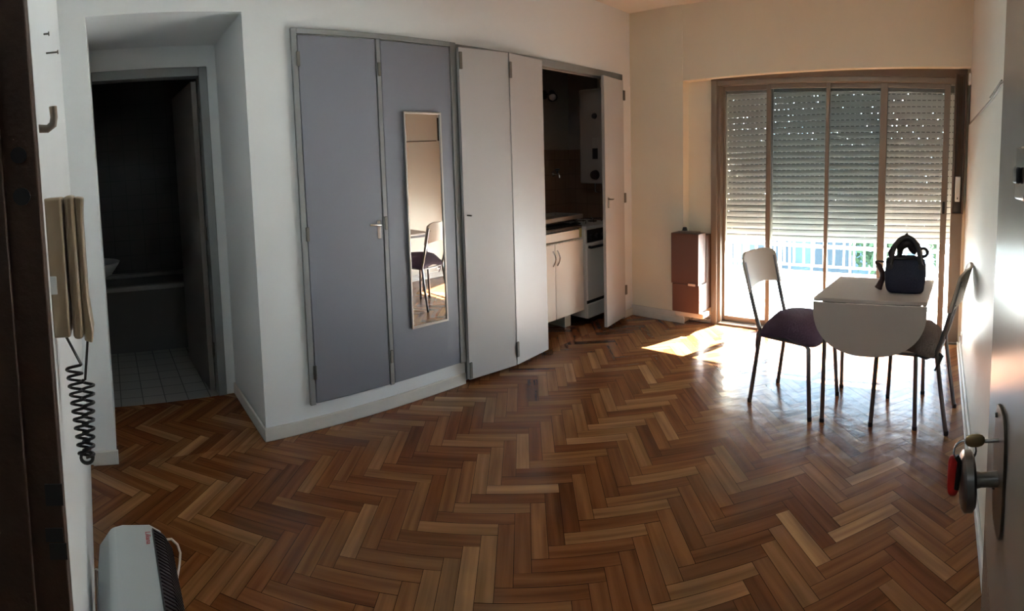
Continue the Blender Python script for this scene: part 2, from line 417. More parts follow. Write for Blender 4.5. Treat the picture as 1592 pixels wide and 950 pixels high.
# ------------------------------------------------------------------ wardrobe in the left wall
wr = thing('built_in_wardrobe', 'blue-grey two-door wardrobe set in the white left wall', 'wardrobe', (XL, 1.6, .15))
WL = lambda mb: mb
X0 = XL
f_ = MB()
def wbox(mb, x0, x1, y0, y1, z0, z1): return mb.box(x0, x1, y0 - 1.6, y1 - 1.6, z0 - .15, z1 - .15)
Zb, Zt = .152, 2.268
wbox(f_, .001, .022, 1.045, 1.078, Zb, Zt); wbox(f_, .001, .022, 2.118, 2.162, Zb, Zt)
wbox(f_, .001, .022, 1.078, 2.118, 2.238, Zt); wbox(f_, .001, .022, 1.572, 1.600, Zb, 2.238)
f_.build('frame', GREYF, wr, .003)
dA = wbox(MB(), .001, .018, 1.083, 1.568, Zb + .005, 2.232).build('door', GREYD, wr, .003)
dB = wbox(MB(), .001, .018, 1.604, 2.112, Zb + .005, 2.232).build('door', GREYD, wr, .003)
for (y, zs) in ((1.080, (2.10, 1.13, .34)), (1.586, (2.06, 1.15, .33))):
    for z in zs:
        wbox(MB(), .018, .030, y - .010, y + .010, z - .04, z + .04).build('hinge', HINGE, wr, .003)
hp = wbox(MB(), .018, .022, 1.527, 1.551, 1.06, 1.17).build('handle_plate', CHROME, dA, .004)
hm = MB(); hm.tube([(.022, 1.539 - 1.6, 1.145 - .15), (.05, 1.539 - 1.6, 1.145 - .15), (.055, 1.53 - 1.6, 1.145 - .15), (.055, 1.46 - 1.6, 1.15 - .15)], .007, 10)
hm.build('lever_handle', CHROME, dA, 0, True)
# mirror on the right wardrobe door
mr = thing('wall_mirror', 'tall narrow mirror hung on the right wardrobe door', 'mirror', (XL + .019, 1.877, .47))
mf = MB()
for a in ((.0, .016, -.14, -.128, 0, 1.345), (.0, .016, .128, .14, 0, 1.345), (.0, .016, -.128, .128, 0, .014), (.0, .016, -.128, .128, 1.331, 1.345)): mf.box(*a)
mf.build('mirror_frame', ALF, mr, .002)
MB().box(.002, .008, -.128, .128, .014, 1.331).build('mirror_glass', MIRR, mr)

# ------------------------------------------------------------------ kitchen folding doors
kf = MB()
kf.box(XL - .06, XL + .012, KY0, KY1 + .025, 2.205, 2.262); kf.box(XL - .06, XL + .012, KY1 - .005, KY1 + .03, 0, 2.262)
o = struct('door_3', kf, GREYF, 'grey frame round the kitchen opening', .003)
MB().box(XL - .10, XL + .005, KY0, KY0 + .03, .02, 2.205).build('frame_post', GREYF, o)
def leafdoor(parent, p0, p1, z0, z1, m, th=.030, name='leaf'):
    a = Vector((*p0, 0)); b = Vector((*p1, 0)); d = (b - a); L = d.length; ang = math.atan2(d.y, d.x)
    M = Matrix.Translation(a) @ Matrix.Rotation(ang, 4, 'Z')
    return MB().box(0, L, -th / 2, th / 2, z0, z1, M).build(name, m, parent, .002)
fd = thing('folding_door', 'pale grey two-leaf folding door half covering the kitchen opening', 'door')
leafdoor(fd, (XL + .035, 2.165), (XL + .075, 2.568), .035, 2.235, PALED)
leafdoor(fd, (XL + .075, 2.573), (XL + .035, 2.948), .035, 2.235, PALED)
for (y, z, x) in ((2.575, 2.12, .092), (2.575, .15, .092), (2.172, 2.15, .052), (2.172, .10, .052)):
    MB().box(XL + x, XL + x + .012, y - .011, y + .011, z - .055, z + .055).build('hinge', HINGE, fd, .003)
kn = MB(); kn.tube([(XL + .05, 2.19, 1.145), (XL + .095, 2.19, 1.145)], .005, 8); kn.build('catch', HINGE, fd, 0, True)
rd = thing('kitchen_door', 'pale grey narrow door ajar at the right of the kitchen opening', 'door')
leafdoor(rd, (XL + .022, KY1), (XL + .075, 3.665), .03, 2.20, PALED)
for z in (2.07, 1.14, .28): MB().box(XL + .028, XL + .046, KY1 - .004, KY1 + .024, z - .045, z + .045).build('hinge', HINGE, rd, .003)
MB().box(XL + .088, XL + .092, 3.70, 3.722, 1.075, 1.165).build('handle_plate', CHROME, rd, .002)
MB().tube([(XL + .088, 3.711, 1.15), (XL + .12, 3.711, 1.15), (XL + .125, 3.725, 1.15), (XL + .12, 3.742, 1.15)], .006, 8).build('lever_handle', HINGE, rd, 0, True)

# ------------------------------------------------------------------ kitchen niche
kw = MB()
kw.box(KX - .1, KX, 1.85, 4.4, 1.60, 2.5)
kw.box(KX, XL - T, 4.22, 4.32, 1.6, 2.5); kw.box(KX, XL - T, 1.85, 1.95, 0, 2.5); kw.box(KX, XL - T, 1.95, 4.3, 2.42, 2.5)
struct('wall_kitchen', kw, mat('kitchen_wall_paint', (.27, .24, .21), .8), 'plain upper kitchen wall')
kt = MB(); kt.box(KX - .1, KX, 1.85, 4.4, 0, 1.60); kt.box(KX, XL - T, 4.22, 4.32, 0, 1.6)
struct('wall_kitchen_tiled', kt, KTILE, 'brown tiled lower kitchen wall')
CFX = -2.985
cb = thing('sink_cabinet', 'white two-door kitchen cabinet under the dark worktop', 'cabinet')
b_ = MB(); b_.box(KX + .01, CFX, 2.55, 3.70, .15, .79); b_.box(KX + .02, CFX - .06, 3.52, 3.60, 0, .15); b_.box(KX + .02, CFX - .06, 2.60, 2.66, 0, .15)
b_.build('cabinet_body', CABW, cb, .002)
for (a, c) in ((2.92, 3.315), (3.32, 3.70)):
    d = MB().box(CFX, CFX + .02, a, c, .135, .785).build('door', CABW, cb, .003)
    yy = 3.29 if a < 3 else 3.345
    MB().tube([(CFX + .02, yy, .60)] + [(CFX + .02 + .03 * math.sin(PI * t / 8), yy, .60 + .13 * t / 8) for t in range(1, 8)] + [(CFX + .02, yy, .73)], .006, 8).build('handle', CHROME, d, 0, True)
MB().box(CFX - .02, CFX + .005, 2.55, 3.665, .80, .875).build('apron', CABW, cb, .003)
MB().box(CFX - .02, CFX + .006, 3.668, 3.70, .80, .885).build('worktop_end', mat('yellowed_end', (.40, .36, .14), .5), cb, .002)
wt = tag(MB().box(KX + .01, CFX + .01, 2.52, 3.70, .885, .912).build('worktop', GRAN, None, .004), 'dark stone worktop over the white sink cabinet', 'worktop')
fa = thing('sink_faucet', 'dark gooseneck faucet standing on the kitchen worktop', 'faucet', (-3.42, 3.50, .912))
MB().tube([(0, 0, 0), (0, 0, .10)] + [(.09 - .09 * math.cos(a), 0, .10 + .06 * math.sin(a)) for a in [PI * i / 10 for i in range(1, 11)]] + [(.18, 0, .07)], .010, 10).build('spout', DARKM, fa, 0, True)
MB().tube([(0, -.09, .02), (0, .09, .02)], .013, 10).build('mixer_body', DARKM, fa, 0, True)
for s_ in (-1, 1): MB().lathe([(.018, .0), (.022, .015), (.01, .045)], (0, s_ * .09, .02), 'z', 12).build('tap_knob', CHROME, fa, 0, True)
tr = thing('baking_tray', 'pale rectangular tray lying across the kitchen worktop and stove', 'tray', (-3.22, 3.52, .955), math.radians(4))
tm = MB(); tm.box(-.16, .16, -.30, .30, 0, .010); tm.box(-.17, -.15, -.31, .31, 0, .04); tm.box(.15, .17, -.31, .31, 0, .04); tm.box(-.17, .17, -.31, -.29, 0, .04); tm.box(-.17, .17, .29, .31, 0, .04)
tm.build('tray_body', mat('tray_grey', (.26, .23, .20), .4), tr, .006)
rk = thing('dish_rack', 'black wire dish rack beneath the pale tray on the worktop', 'rack', (-3.22, 3.40, .912))
rm = MB()
for zz in (.006, .036): rm.tube([(-.17, -.28, zz), (.17, -.28, zz), (.17, .26, zz), (-.17, .26, zz)], .005, 6, True)
for i in range(11): rm.tube([(-.17, -.28 + i * .048, .036), (-.17, -.28 + i * .048, .006), (.17, -.28 + i * .048, .006), (.17, -.28 + i * .048, .036)], .003, 5)
rm.build('wire_frame', DARKM, rk)
pn = thing('frying_pan', 'black frying pan on the worktop at the left end of the rack', 'pan', (-3.15, 2.93, .912))
MB().lathe([(.10, 0), (.125, .04), (.13, .045), (.12, .045), (.098, .008), (0.01, .006)], (0, 0, 0), 'z', 28).build('pan_body', DARKM, pn, 0, True)
MB().tube([(.12, 0.03, .04), (.2, .06, .055), (.26, .08, .058)], .009, 8).build('handle', BLACK, pn, 0, True)
# stove
sv = thing('gas_stove', 'white gas stove with dark control strip beside the sink cabinet', 'stove')
SX = -2.95
MB().box(KX + .02, SX, 3.715, 4.20, .05, .87).build('stove_body', CABW, sv, .004)
MB().box(KX + .02, SX + .01, 3.712, 4.203, .87, .895).build('hob_top', WHITEP, sv, .006)
MB().box(SX, SX + .006, 3.735, 4.18, .745, .862).build('control_panel', mat('stove_black_panel', (.02, .018, .018), .3), sv, .002)
MB().box(SX, SX + .012, 3.72, 4.195, .215, .735).build('oven_door', CABW, sv, .004)
MB().tube([(SX + .012, 3.75, .705), (SX + .04, 3.75, .705), (SX + .04, 4.17, .705), (SX + .012, 4.17, .705)], .013, 8).build('oven_handle', BLACK, sv, 0, True)
MB().box(SX, SX + .003, 3.72, 4.195, .185, .215).build('drawer_gap', BLACK, sv)
MB().box(SX, SX + .012, 3.72, 4.195, .05, .182).build('drawer', CABW, sv, .004)
for yy in (3.83, 4.08):
    for xx in (-3.15, -3.40):
        g_ = MB().lathe([(.045, .895), (.045, .905), (.02, .912)], (xx, yy, 0), 'z', 16).build('burner', DARKM, sv, 0, True)
        tg = MB()
        for a in range(4): tg.tube([(xx, yy, .925), (xx + .09 * math.cos(a * PI / 2 + .78), yy + .09 * math.sin(a * PI / 2 + .78), .925), (xx + .09 * math.cos(a * PI / 2 + .78), yy + .09 * math.sin(a * PI / 2 + .78), .896)], .005, 6)
        tg.build('pan_support', DARKM, g_)
for i in range(5): MB().lathe([(.018, .006), (.015, .028)], (SX, 3.78 + i * .088, .80), 'x', 14).build('knob', BLACK, sv, 0, True)
# water heater on the right side wall of the niche
hx0, hx1, hy0, hy1, hz0, hz1 = -3.222, -2.90, 3.99, 4.219, 1.268, 2.155
wh = thing('water_heater', 'white boxy gas water heater hung high in the kitchen niche', 'water heater', (0, 0, 0))
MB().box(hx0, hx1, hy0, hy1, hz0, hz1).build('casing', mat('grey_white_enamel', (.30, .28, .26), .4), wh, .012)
xc = -3.035
MB().lathe([(.024, hy0 - .016), (.028, hy0)], (xc, 0, 1.90), 'y', 16).build('upper_knob', BLACK, wh, 0, True)
MB().lathe([(.040, hy0 - .030), (.048, hy0)], (xc, 0, 1.35), 'y', 20).build('lower_knob', BLACK, wh, 0, True)
MB().box(xc - .03, xc + .03, hy0 - .003, hy0, 1.50, 1.60).build('sight_window', BLACK, wh)
MB().box(xc - .03, xc + .03, hy0 - .002, hy0, 1.60, 1.70).build('label_plate', mat('label_grey', (.35, .33, .31), .5), wh)
for xx in (-3.15, -3.06, -2.97): MB().tube([(xx, 4.13, hz0 + .01), (xx, 4.13, hz0 - .08), (xx, 4.22, hz0 - .10)], .009, 8).build('pipe', CHROME, wh, 0, True)
MB().tube([(xc, 4.13, hz1), (xc, 4.13, 2.43)], .055, 16).build('flue', ALF, wh, 0, True)
# spot lamp and valve
sl = thing('spot_lamp', 'small black spot lamp with a white bulb on the kitchen wall', 'lamp', (KX, 3.845, 2.13))
MB().lathe([(.045, 0), (.045, .02), (.02, .03)], (0, 0, 0), 'x', 18).build('wall_base', BLACK, sl, 0, True)
MB().tube([(.02, 0, 0), (.08, 0, .0), (.09, .01, -.01)], .010, 8).build('arm', BLACK, sl, 0, True)
M = Matrix.Translation((.10, .02, 0)) @ Matrix.Rotation(math.radians(140), 4, 'X') @ Matrix.Rotation(math.radians(35), 4, 'Y')
def xform(mb, M): mb.v = [tuple(M @ Vector(v)) for v in mb.v]; return mb
xform(MB().lathe([(.018, -.05), (.030, -.03), (.042, .03), (.048, .06), (.040, .06), (.028, -.02), (.01, -.03)], (0, 0, 0), 'z', 20), M).build('lamp_shade', BLACK, sl, 0, True)
xform(MB().lathe([(.006, -.01), (.022, 0), (.033, .03), (.034, .055), (.022, .078), (.004, .086)], (0, 0, 0), 'z', 18), M).build('bulb', WHITEP, sl, 0, True)
vl = thing('wall_valve', 'small chrome tap on the brown kitchen tiles', 'tap', (KX, 3.97, 1.36))
MB().tube([(0, 0, 0), (.07, 0, 0), (.08, 0, -.02), (.08, 0, -.04)], .011, 10).build('spout', CHROME, vl, 0, True)
MB().lathe([(.028, 0), (.028, .006), (.014, .010)], (0, 0, 0), 'x', 16).build('flange', CHROME, vl, 0, True)
MB().lathe([(.008, .01), (.008, .03), (.026, .035), (.026, .048), (.01, .052)], (.055, 0, 0), 'z', 16).build('tap_knob', DARKM, vl, 0, True)

# ------------------------------------------------------------------ window
WX0, WX1, WZ1 = -1.985, .18, 2.178
wf = MB()
wf.box(WX0, -1.93, YR - .03, YR + .12, 0, 2.20); wf.box(-1.93, -1.905, YR + .0, YR + .12, 0, 2.20)
wf.box(.085, WX1, YR - .005, YR + .12, 0, 2.23)
wf.box(WX0, WX1, YR - .02, YR + .12, 2.13, 2.172); wf.box(WX0, WX1, YR + .12, YR + .16, 2.07, 2.23)
wf.box(WX0, WX1, YR - .02, YR + .12, -.001, .018)
win = struct('window_1', wf, ALU, 'sliding balcony window with four panes in champagne aluminium', .003)
def sash(x0, x1, y, l, r, glass, top=2.145, bot=.018, br_=.05):
    s = MB(); zt = top
    s.box(x0, x0 + l, y, y + .035, bot, zt); s.box(x1 - r, x1, y, y + .035, bot, zt)
    s.box(x0 + l, x1 - r, y, y + .035, zt - .055, zt); s.box(x0 + l, x1 - r, y, y + .035, bot, bot + br_)
    o = s.build('sash', ALU, win, .003)
    MB().box(x0 + l, x1 - r, y + .015, y + .019, bot + br_, zt - .055).build('glass_pane', glass, o)
    return o
s1 = sash(-1.905, -1.445, YR + .055, .02, .055, GLASS)
s2 = sash(-1.475, -.940, YR + .015, .03, .028, GLASST)
s3 = sash(-.975, -.460, YR + .055, .028, .03, GLASST)
s4 = sash(-.515, .052, YR + .015, .058, .05, GLASS)
MB().box(-1.483, -1.463, YR + .040, YR + .055, 1.13, 1.21).build('latch', DARKM, s1, .003)
MB().box(.015, .035, YR + .003, YR + .015, 1.08, 1.18).build('latch', DARKM, s4, .003)
# shutter strap channel beside the window
MB().hexa([(WX0, YR - .034, 2.172), (WX1, YR - .034, 2.172), (WX1, YR + .12, 2.172), (WX0, YR + .12, 2.172), (WX0, YR - .034, 2.185), (WX1, YR - .034, 2.25), (WX1, YR + .12, 2.25), (WX0, YR + .12, 2.185)]).build('header', ALUD2, win, .002)
sb = thing('shutter_strap_box', 'dark vertical strap channel with white winder at the window right', 'strap box', (0, 0, 0))
cbx = MB(); cbx.box(.085, .100, YB + .03, YR - .005, 1.09, 2.20); cbx.box(.165, .180, YB + .03, YR - .005, 1.09, 2.20); cbx.box(.100, .165, YB + .07, YR - .005, 1.09, 2.20); cbx.box(.10, .165, YB + .03, YB + .07, 1.09, 1.10)
cbx.build('channel', ALUD, sb, .002)
MB().box(.118, .146, YB + .055, YB + .062, 1.38, 2.18).build('strap', mat('brown_strap', (.09, .06, .04), .9), sb)
wn_ = MB().box(.112, .152, YB + .02, YB + .068, 1.19, 1.39).build('winder', WHITEP, sb, .005)
MB().box(.128, .136, YB + .016, YB + .02, 1.21, 1.225).build('screw_hole', DARKM, wn_)
cbk = tag(MB().box(XR - .022, XR, 4.12, 4.15, 2.10, 2.19).build('curtain_bracket', WHITEP, None, .004), 'small white bracket at the top corner of the right wall', 'bracket')
MB().box(XR - .006, XR - .001, 4.12, 4.15, 1.80, 2.10).build('bracket_rail', DARKM, cbk)

# roller shutter behind the glass
sh = thing('roller_shutter', 'half-lowered beige roller shutter with light dashes between slats', 'shutter', (0, 0, 0))
YS = YR + .17; pitch = .0528; zb0 = .775
rnd = random.Random(5)
sx0, sx1 = -1.915, .088
slm = MB(); lip = MB(); links = MB()
nsl = 27
tilt = lambda x: (x - sx0) * .026
for i in range(nsl):
    z0 = zb0 - .02 + i * pitch; hgt = pitch - .0060
    prof = [(0, 0), (-.0015, .004), (-.003, hgt * .5), (-.0015, hgt - .004), (0, hgt), (.004, hgt), (.009, .004), (.020, .003), (.020, 0)]  # rear ledge added at the slat foot to block sun through the gaps
    n = len(prof); vs = []
    for xx in (sx0, sx1):
        for (dy, dz) in prof: vs.append((xx, YS + dy, z0 + dz + tilt(xx)))
    fs = [tuple(range(n)), tuple(range(2 * n - 1, n - 1, -1))] + [(k, k + n, (k + 1) % n + n, (k + 1) % n) for k in range(n)]
    slm.add(vs, fs)
    zt_ = z0 + hgt; x = sx0
    while x < sx1 - .01:
        w = .013 if i >= 6 else 0.0
        hole = .030
        if w: links.hexa([(x, YS - .002, zt_ + tilt(x)), (x + w, YS - .002, zt_ + tilt(x)), (x + w, YS + .003, zt_ + tilt(x)), (x, YS + .003, zt_ + tilt(x)),
                    (x, YS - .002, zt_ + .0060 + tilt(x)), (x + w, YS - .002, zt_ + .0060 + tilt(x)), (x + w, YS + .003, zt_ + .0060 + tilt(x)), (x, YS + .003, zt_ + .0060 + tilt(x))])
        x += w
        # dark recessed lip, broken where light leaks through
        leak = rnd.random() < (.9 if i == 6 else .22 if i > 6 else .06)
        x1_ = min(x + hole, sx1)
        if leak:
            c0 = x + rnd.uniform(.0, .018); c1 = min(c0 + rnd.uniform(.003, .008), x1_)
            segs = [(x, c0), (c1, x1_)]
        else: segs = [(x, x1_)]
        for a, b in segs:
            if b - a > .001: lip.box(a, b, YS + .004, YS + .008, zt_ - .004 + tilt(a), zt_ + .0065 + tilt(a))
        x += hole
so_ = slm.build('slats', SHUT, sh)
links.build('slat_links', SHUT, sh); lip.build('slat_lips', SHUTB, sh)
MB().box(sx0, sx1, YS - .008, YS + .008, zb0 - .052, zb0 - .022).build('bottom_bar', SHUT, sh, .003)
ws = MB(); ws.box(-2.1, -1.915, YR + .12, YR + .30, 0, 2.3); ws.box(.088, .33, YR + .12, YR + .30, 0, 2.3); ws.box(-2.1, .33, YR + .12, YR + .45, 2.20, 2.9)
struct('wall_outer', ws, CREAM, 'outer reveal of the balcony window')

# ------------------------------------------------------------------ terrace and beyond
struct('floor_terrace', MB().box(-4.5, 2.5, YR + .12, 6.9, -.12, -.005), TERR, 'sunlit pale terrace floor')
rg = thing('balcony_railing', 'white painted balcony railing with thin vertical bars', 'railing')
m_ = MB()
m_.tube([(-4.3, 6.75, 1.02), (2.4, 6.75, 1.02)], .022, 8); m_.build('top_rail', mat('white_railing_paint', (.8, .8, .8), .5), rg, 0, True)
MB().tube([(-4.3, 6.75, .10), (2.4, 6.75, .10)], .015, 8).build('bottom_rail', MATS['white_railing_paint'], rg, 0, True)
for xx in (-4.25, -2.1, .1, 2.35): MB().box(xx - .02, xx + .02, 6.73, 6.77, -.005, 1.02).build('post', MATS['white_railing_paint'], rg, .003)
x = -4.2; k = 0
bar = MB().tube([(0, 0, .10), (0, 0, 1.02)], .013, 8).build('bar', MATS['white_railing_paint'], rg, 0, True); bar.location = (x, 6.75, 0)
while x < 2.2:
    x += .135; c = bar.copy(); COL.objects.link(c); c.location = (x, 6.75, 0)
# neighbouring facade
def facade(name, label, x0, x1, y, z0, z1, m, wins):
    r = thing(name, label, 'building', (0, 0, 0))
    MB().box(x0, x1, y, y + 3, z0, z1).build('wall', m, r)
    MB().box(x0 - .1, x1 + .1, y - .15, y, z1 - .2, z1).build('cornice', WHITEP, r)
    for (a, b, c, d) in wins:
        w = MB().box(a, b, y - .03, y, c, d).build('window', mat('far_window_glass', (.025, .035, .04), .6), r)
        fm = MB(); fm.box(a - .06, a, y - .05, y, c, d); fm.box(b, b + .06, y - .05, y, c, d); fm.box(a, b, y - .05, y, d, d + .06); fm.box(a, b, y - .05, y, c - .06, c); fm.build('window_frame', WHITEP, w)
    return r
facade('apartment_building', 'teal-blue building across the street seen under the shutter', -7.5, -.6, 14, -8, 2.1, mat('teal_facade', (.055, .080, .092), .8, var=.5, vscale=1.2),
       [(-6.6, -5.6, -1.6, .6), (-5.0, -4.1, -1.6, .6), (-3.4, -2.4, -1.6, .6), (-1.8, -1.0, -1.6, .6)])
facade('apartment_building', 'pale building across the street on the right side', -.3, 5.5, 15.5, -8, 2.3, mat('pale_facade', (.20, .24, .25), .8, var=.1),
       [(.1, .9, -1.5, .5), (1.6, 2.6, -1.5, .5), (3.2, 4.2, -1.5, .5)])
struct('ground_street', MB().box(-30, 30, 7.0, 40, -8.1, -8.0), mat('street_asphalt', (.2, .2, .2), .9))
def leaves(mb, c, r, n, rn):
    for _ in range(n):
        v = Vector((rn.gauss(0, 1), rn.gauss(0, 1), rn.gauss(0, 1))).normalized() * r * rn.uniform(.5, 1)
        p = Vector(c) + v; a = Vector((rn.uniform(-1, 1), rn.uniform(-1, 1), rn.uniform(-1, 1))).normalized(); b = a.orthogonal().normalized() * .05; a = a * .09
        mb.add([p - a, p + b, p + a, p - b], [(0, 1, 2, 3)])
for i, (xx, lb) in enumerate(((.35, 'green leafy tree beyond the railing at the right window edge'), (-1.25, 'green leafy tree top between the two far buildings'))):
    t_ = thing('tree', lb, 'tree', (xx, 10.5, -8))
    MB().tube([(0, 0, 0), (.05, 0, 4), (0, .05, 7.6)], [.16, .12, .06], 10).build('trunk', BROWNW, t_, 0, True)
    lm_ = MB(); rn = random.Random(i)
    for q in range(7): leaves(lm_, (rn.uniform(-.35, .35), rn.uniform(-.4, .4), 8 + rn.uniform(-.7, .7)), .5, 260, rn)
    lm_.build('crown', mat('leaf_green', (.03, .06, .02), .7, var=.4, vscale=5), t_)
# louvred divider at the left of the terrace
lv = thing('louvre_screen', 'dark vertical-slat screen standing at the left end of the terrace', 'screen')
fm = MB(); fm.box(-2.60, -2.57, 5.94, 5.97, -.005, 1.3); fm.box(-2.275, -2.245, 5.94, 5.97, -.005, 1.3); fm.box(-2.57, -2.275, 5.94, 5.97, 1.26, 1.3); fm.box(-2.57, -2.275, 5.94, 5.97, .0, .025)
fm.build('screen_frame', mat('screen_grey', (.35, .37, .37), .6), lv)
for i in range(5):
    MB().box(-2.56 + i * .058, -2.525 + i * .058, 5.945, 5.965, .025, 1.26).build('slat', mat('screen_dark', (.012, .016, .018), .6), lv)

# ------------------------------------------------------------------ brown gas heater by the window
gh = thing('gas_wall_heater', 'brown gas wall heater between the pillar and the window', 'heater', (0, 0, 0))
MB().box(-2.262, -1.995, 4.055, YB, .40, .845).build('casing', BROWNE, gh, .004)
MB().box(-2.250, -1.985, 4.050, YB - .001, .150, .40).build('lower_casing', BROWNE, gh, .004)
MB().box(-2.215, -1.99, YB, YR - .002, .15, .82).build('back_box', mat('dark_brown_back', (.06, .03, .02), .5), gh)
MB().box(-2.09, -2.02, 4.044, 4.050, .392, .412).build('badge', mat('badge_pale', (.55, .45, .38), .4), gh, .002)
MB().box(-2.235, -1.955, 4.070, 4.20, .105, .148).build('base_tray', mat('base_tray_white', (.50, .46, .42), .5), gh, .006)
MB().box(-2.21, -2.03, 4.10, YB - .03, .846, .856).build('top_vent', mat('vent_grey_brown', (.20, .15, .12), .4), gh, .003)
MB().lathe([(.020, .845), (.024, .86), (.016, .885)], (-2.19, 4.18, 0), 'z', 16).build('control_knob', BLACK, gh, 0, True)
MB().tube([(-2.11, 4.19, .11), (-2.11, 4.17, .06), (-2.02, 4.25, .045), (-1.995, 4.29, .05)], .008, 8).build('gas_pipe', HINGE, gh, 0, True)

# ------------------------------------------------------------------ chairs
def make_chair(label):
    c = thing('dining_chair', label, 'chair', (0, 0, 0), 0)
    for s in (-1, 1):
        # rear leg and back post: one bent tube
        MB().tube([(-.215, s * .170, 0), (-.175, s * .165, .25), (-.150, s * .160, .42), (-.150, s * .160, .46), (-.165, s * .160, .50), (-.215, s * .165, .68), (-.262, s * .168, .86)], .0128, 12).build('back_leg', TUBE, c, 0, True)
        MB().tube([(.212, s * .190, 0), (.200, s * .182, .22), (.190, s * .172, .412), (.170, s * .165, .428), (.14, s * .160, .430), (-.13, s * .150, .430)], .0128, 12).build('front_leg', TUBE, c, 0, True)
        MB().lathe([(.0135, 0), (.0135, .025)], (-.215, s * .170, 0), 'z', 12).build('foot_cap', BLACK, c)
        MB().lathe([(.0135, 0), (.0135, .025)], (.212, s * .190, 0), 'z', 12).build('foot_cap', BLACK, c)
    MB().tube([(-.145, -.155, .425), (-.145, .155, .425)], .009, 8).build('crossbar', TUBE, c, 0, True)
    # seat board
    pts = []
    for i in range(40):
        a = 2 * PI * i / 40; e = .35
        pts.append((.035 + .185 * math.copysign(abs(math.cos(a)) ** e, math.cos(a)), .178 * math.copysign(abs(math.sin(a)) ** e, math.sin(a)) * (1 if math.cos(a) > 0 else .92)))
    MB().prism(pts, 'z', .441, .457).build('seat', BACKR, c, .004)
    # curved backrest panel
    ny, nz = 18, 8; vs = []; fs = []
    def P(u, v, off):   # u -1..1 across, v 0..1 up
        ytop = .184 * u
        corner = max(0, abs(u) - .55) / .45
        zt = .915 - .032 * corner ** 2.6; zb = .685 - .0 + .030 * (1 - u * u)
        z = zb + (zt - zb) * v
        x = -.215 - (z - .68) * .26 - .034 * (1 - u * u) + .014 + off
        return (x, ytop, z)
    for off in (0.0, -.016):
        for j in range(nz + 1):
            for i in range(ny + 1): vs.append(P(-1 + 2 * i / ny, j / nz, off))
    N1 = (ny + 1) * (nz + 1)
    for j in range(nz):
        for i in range(ny):
            a = j * (ny + 1) + i; fs.append((a, a + 1, a + ny + 2, a + ny + 1)); fs.append((a + N1, a + ny + 1 + N1, a + ny + 2 + N1, a + 1 + N1))
    for i in range(ny):
        fs.append((i, i + N1, i + 1 + N1, i + 1)); a = nz * (ny + 1) + i; fs.append((a, a + 1, a + 1 + N1, a + N1))
    for j in range(nz):
        a = j * (ny + 1); fs.append((a, a + ny + 1, a + ny + 1 + N1, a + N1)); a += ny; fs.append((a, a + N1, a + ny + 1 + N1, a + ny + 1))
    bk = MB().add(vs, fs).build('backrest', BACKR, c, .003)
    for s in (-1, 1):
        for z in (.72, .83):
            MB().lathe([(.006, 0), (.004, -.004)], (-.215 - (z - .68) * .26 - .012, s * .150, z), 'x', 10).build('screw', HINGE, bk)
    return c
def cushion(name, label, m, loc, rz, thick, sx=.19, sy=.185, seed=1, hang=0.0):
    c = thing(name, label, 'cushion', loc, rz)
    rn = random.Random(seed); ph = [rn.uniform(0, 6) for _ in range(6)]
    def fn(p):
        r = math.hypot(p.x / sx, p.y / sy)
        p.z = p.z * (1.0 + .10 * math.sin(9 * p.x / sx * .5 + ph[0]) * math.cos(4 * p.y / sy + ph[1]))
        p.z += thick * .25 * (1 - r * r) if p.z > 0 else 0
        if r > .8: p.z -= hang * (r - .8)
        p.x += .006 * math.sin(18 * p.y + ph[2]); p.y += .006 * math.sin(17 * p.x + ph[3])
        return p
    MB().blob((0, 0, thick / 2), sx, sy, thick / 2, .55, .35, 44, 14, fn).build('pad', m, c, 0, True)
    return c
ch1 = make_chair('chair with purple cushion left of the table, backrest to the left wall')
ch1.location = (-.862, 3.087, 0); ch1.rotation_euler = (0, 0, math.radians(-13.5))
ch2 = copy_tree(ch1)
ch2['label'] = 'chair with grey-brown cushion squeezed between the table and right wall'
ch2.location = (-.112, 3.028, 0); ch2.rotation_euler = (0, 0, math.radians(171))
for c in (ch1, ch2): c['group'] = 'dining chairs at the white table'
ca = math.radians(-13.5)
q1 = cushion('seat_cushion', 'plump dark purple cushion tied on the left dining chair', PURPLE, (-.862 + .045 * math.cos(ca), 3.087 + .045 * math.sin(ca), .457), ca, .085, .205, .195, 3, .13)
MB().tube([(-.185, -.165, .02), (-.205, -.175, -.02), (-.21, -.178, -.09), (-.195, -.178, -.14)], .005, 6).build('tie_ribbon', PURPLE, q1, 0, True)
MB().tube([(-.17, .165, .02), (-.155, .175, -.03), (-.145, .178, -.08), (-.125, .175, -.12)], .005, 6).build('tie_ribbon', PURPLE, q1, 0, True)
cb2 = math.radians(174.5)
q2 = cushion('seat_cushion', 'grey-brown cushion knotted to the chair at the right wall', BROWNC, (-.112 + .04 * math.cos(cb2), 3.028 + .04 * math.sin(cb2), .457), cb2, .085, .195, .19, 8, .13)
MB().tube([(-.17, .16, .01), (-.205, .175, -.02), (-.19, .18, -.06), (-.17, .18, -.10)], [.008, .012, .008, .005], 8).build('tie_ribbon', BLACK, q2, 0, True)
MB().tube([(-.19, .17, -.01), (-.12, .185, -.035), (-.06, .18, -.02), (-.10, .17, .0)], .007, 8).build('tie_ribbon', BLACK, q2, 0, True)

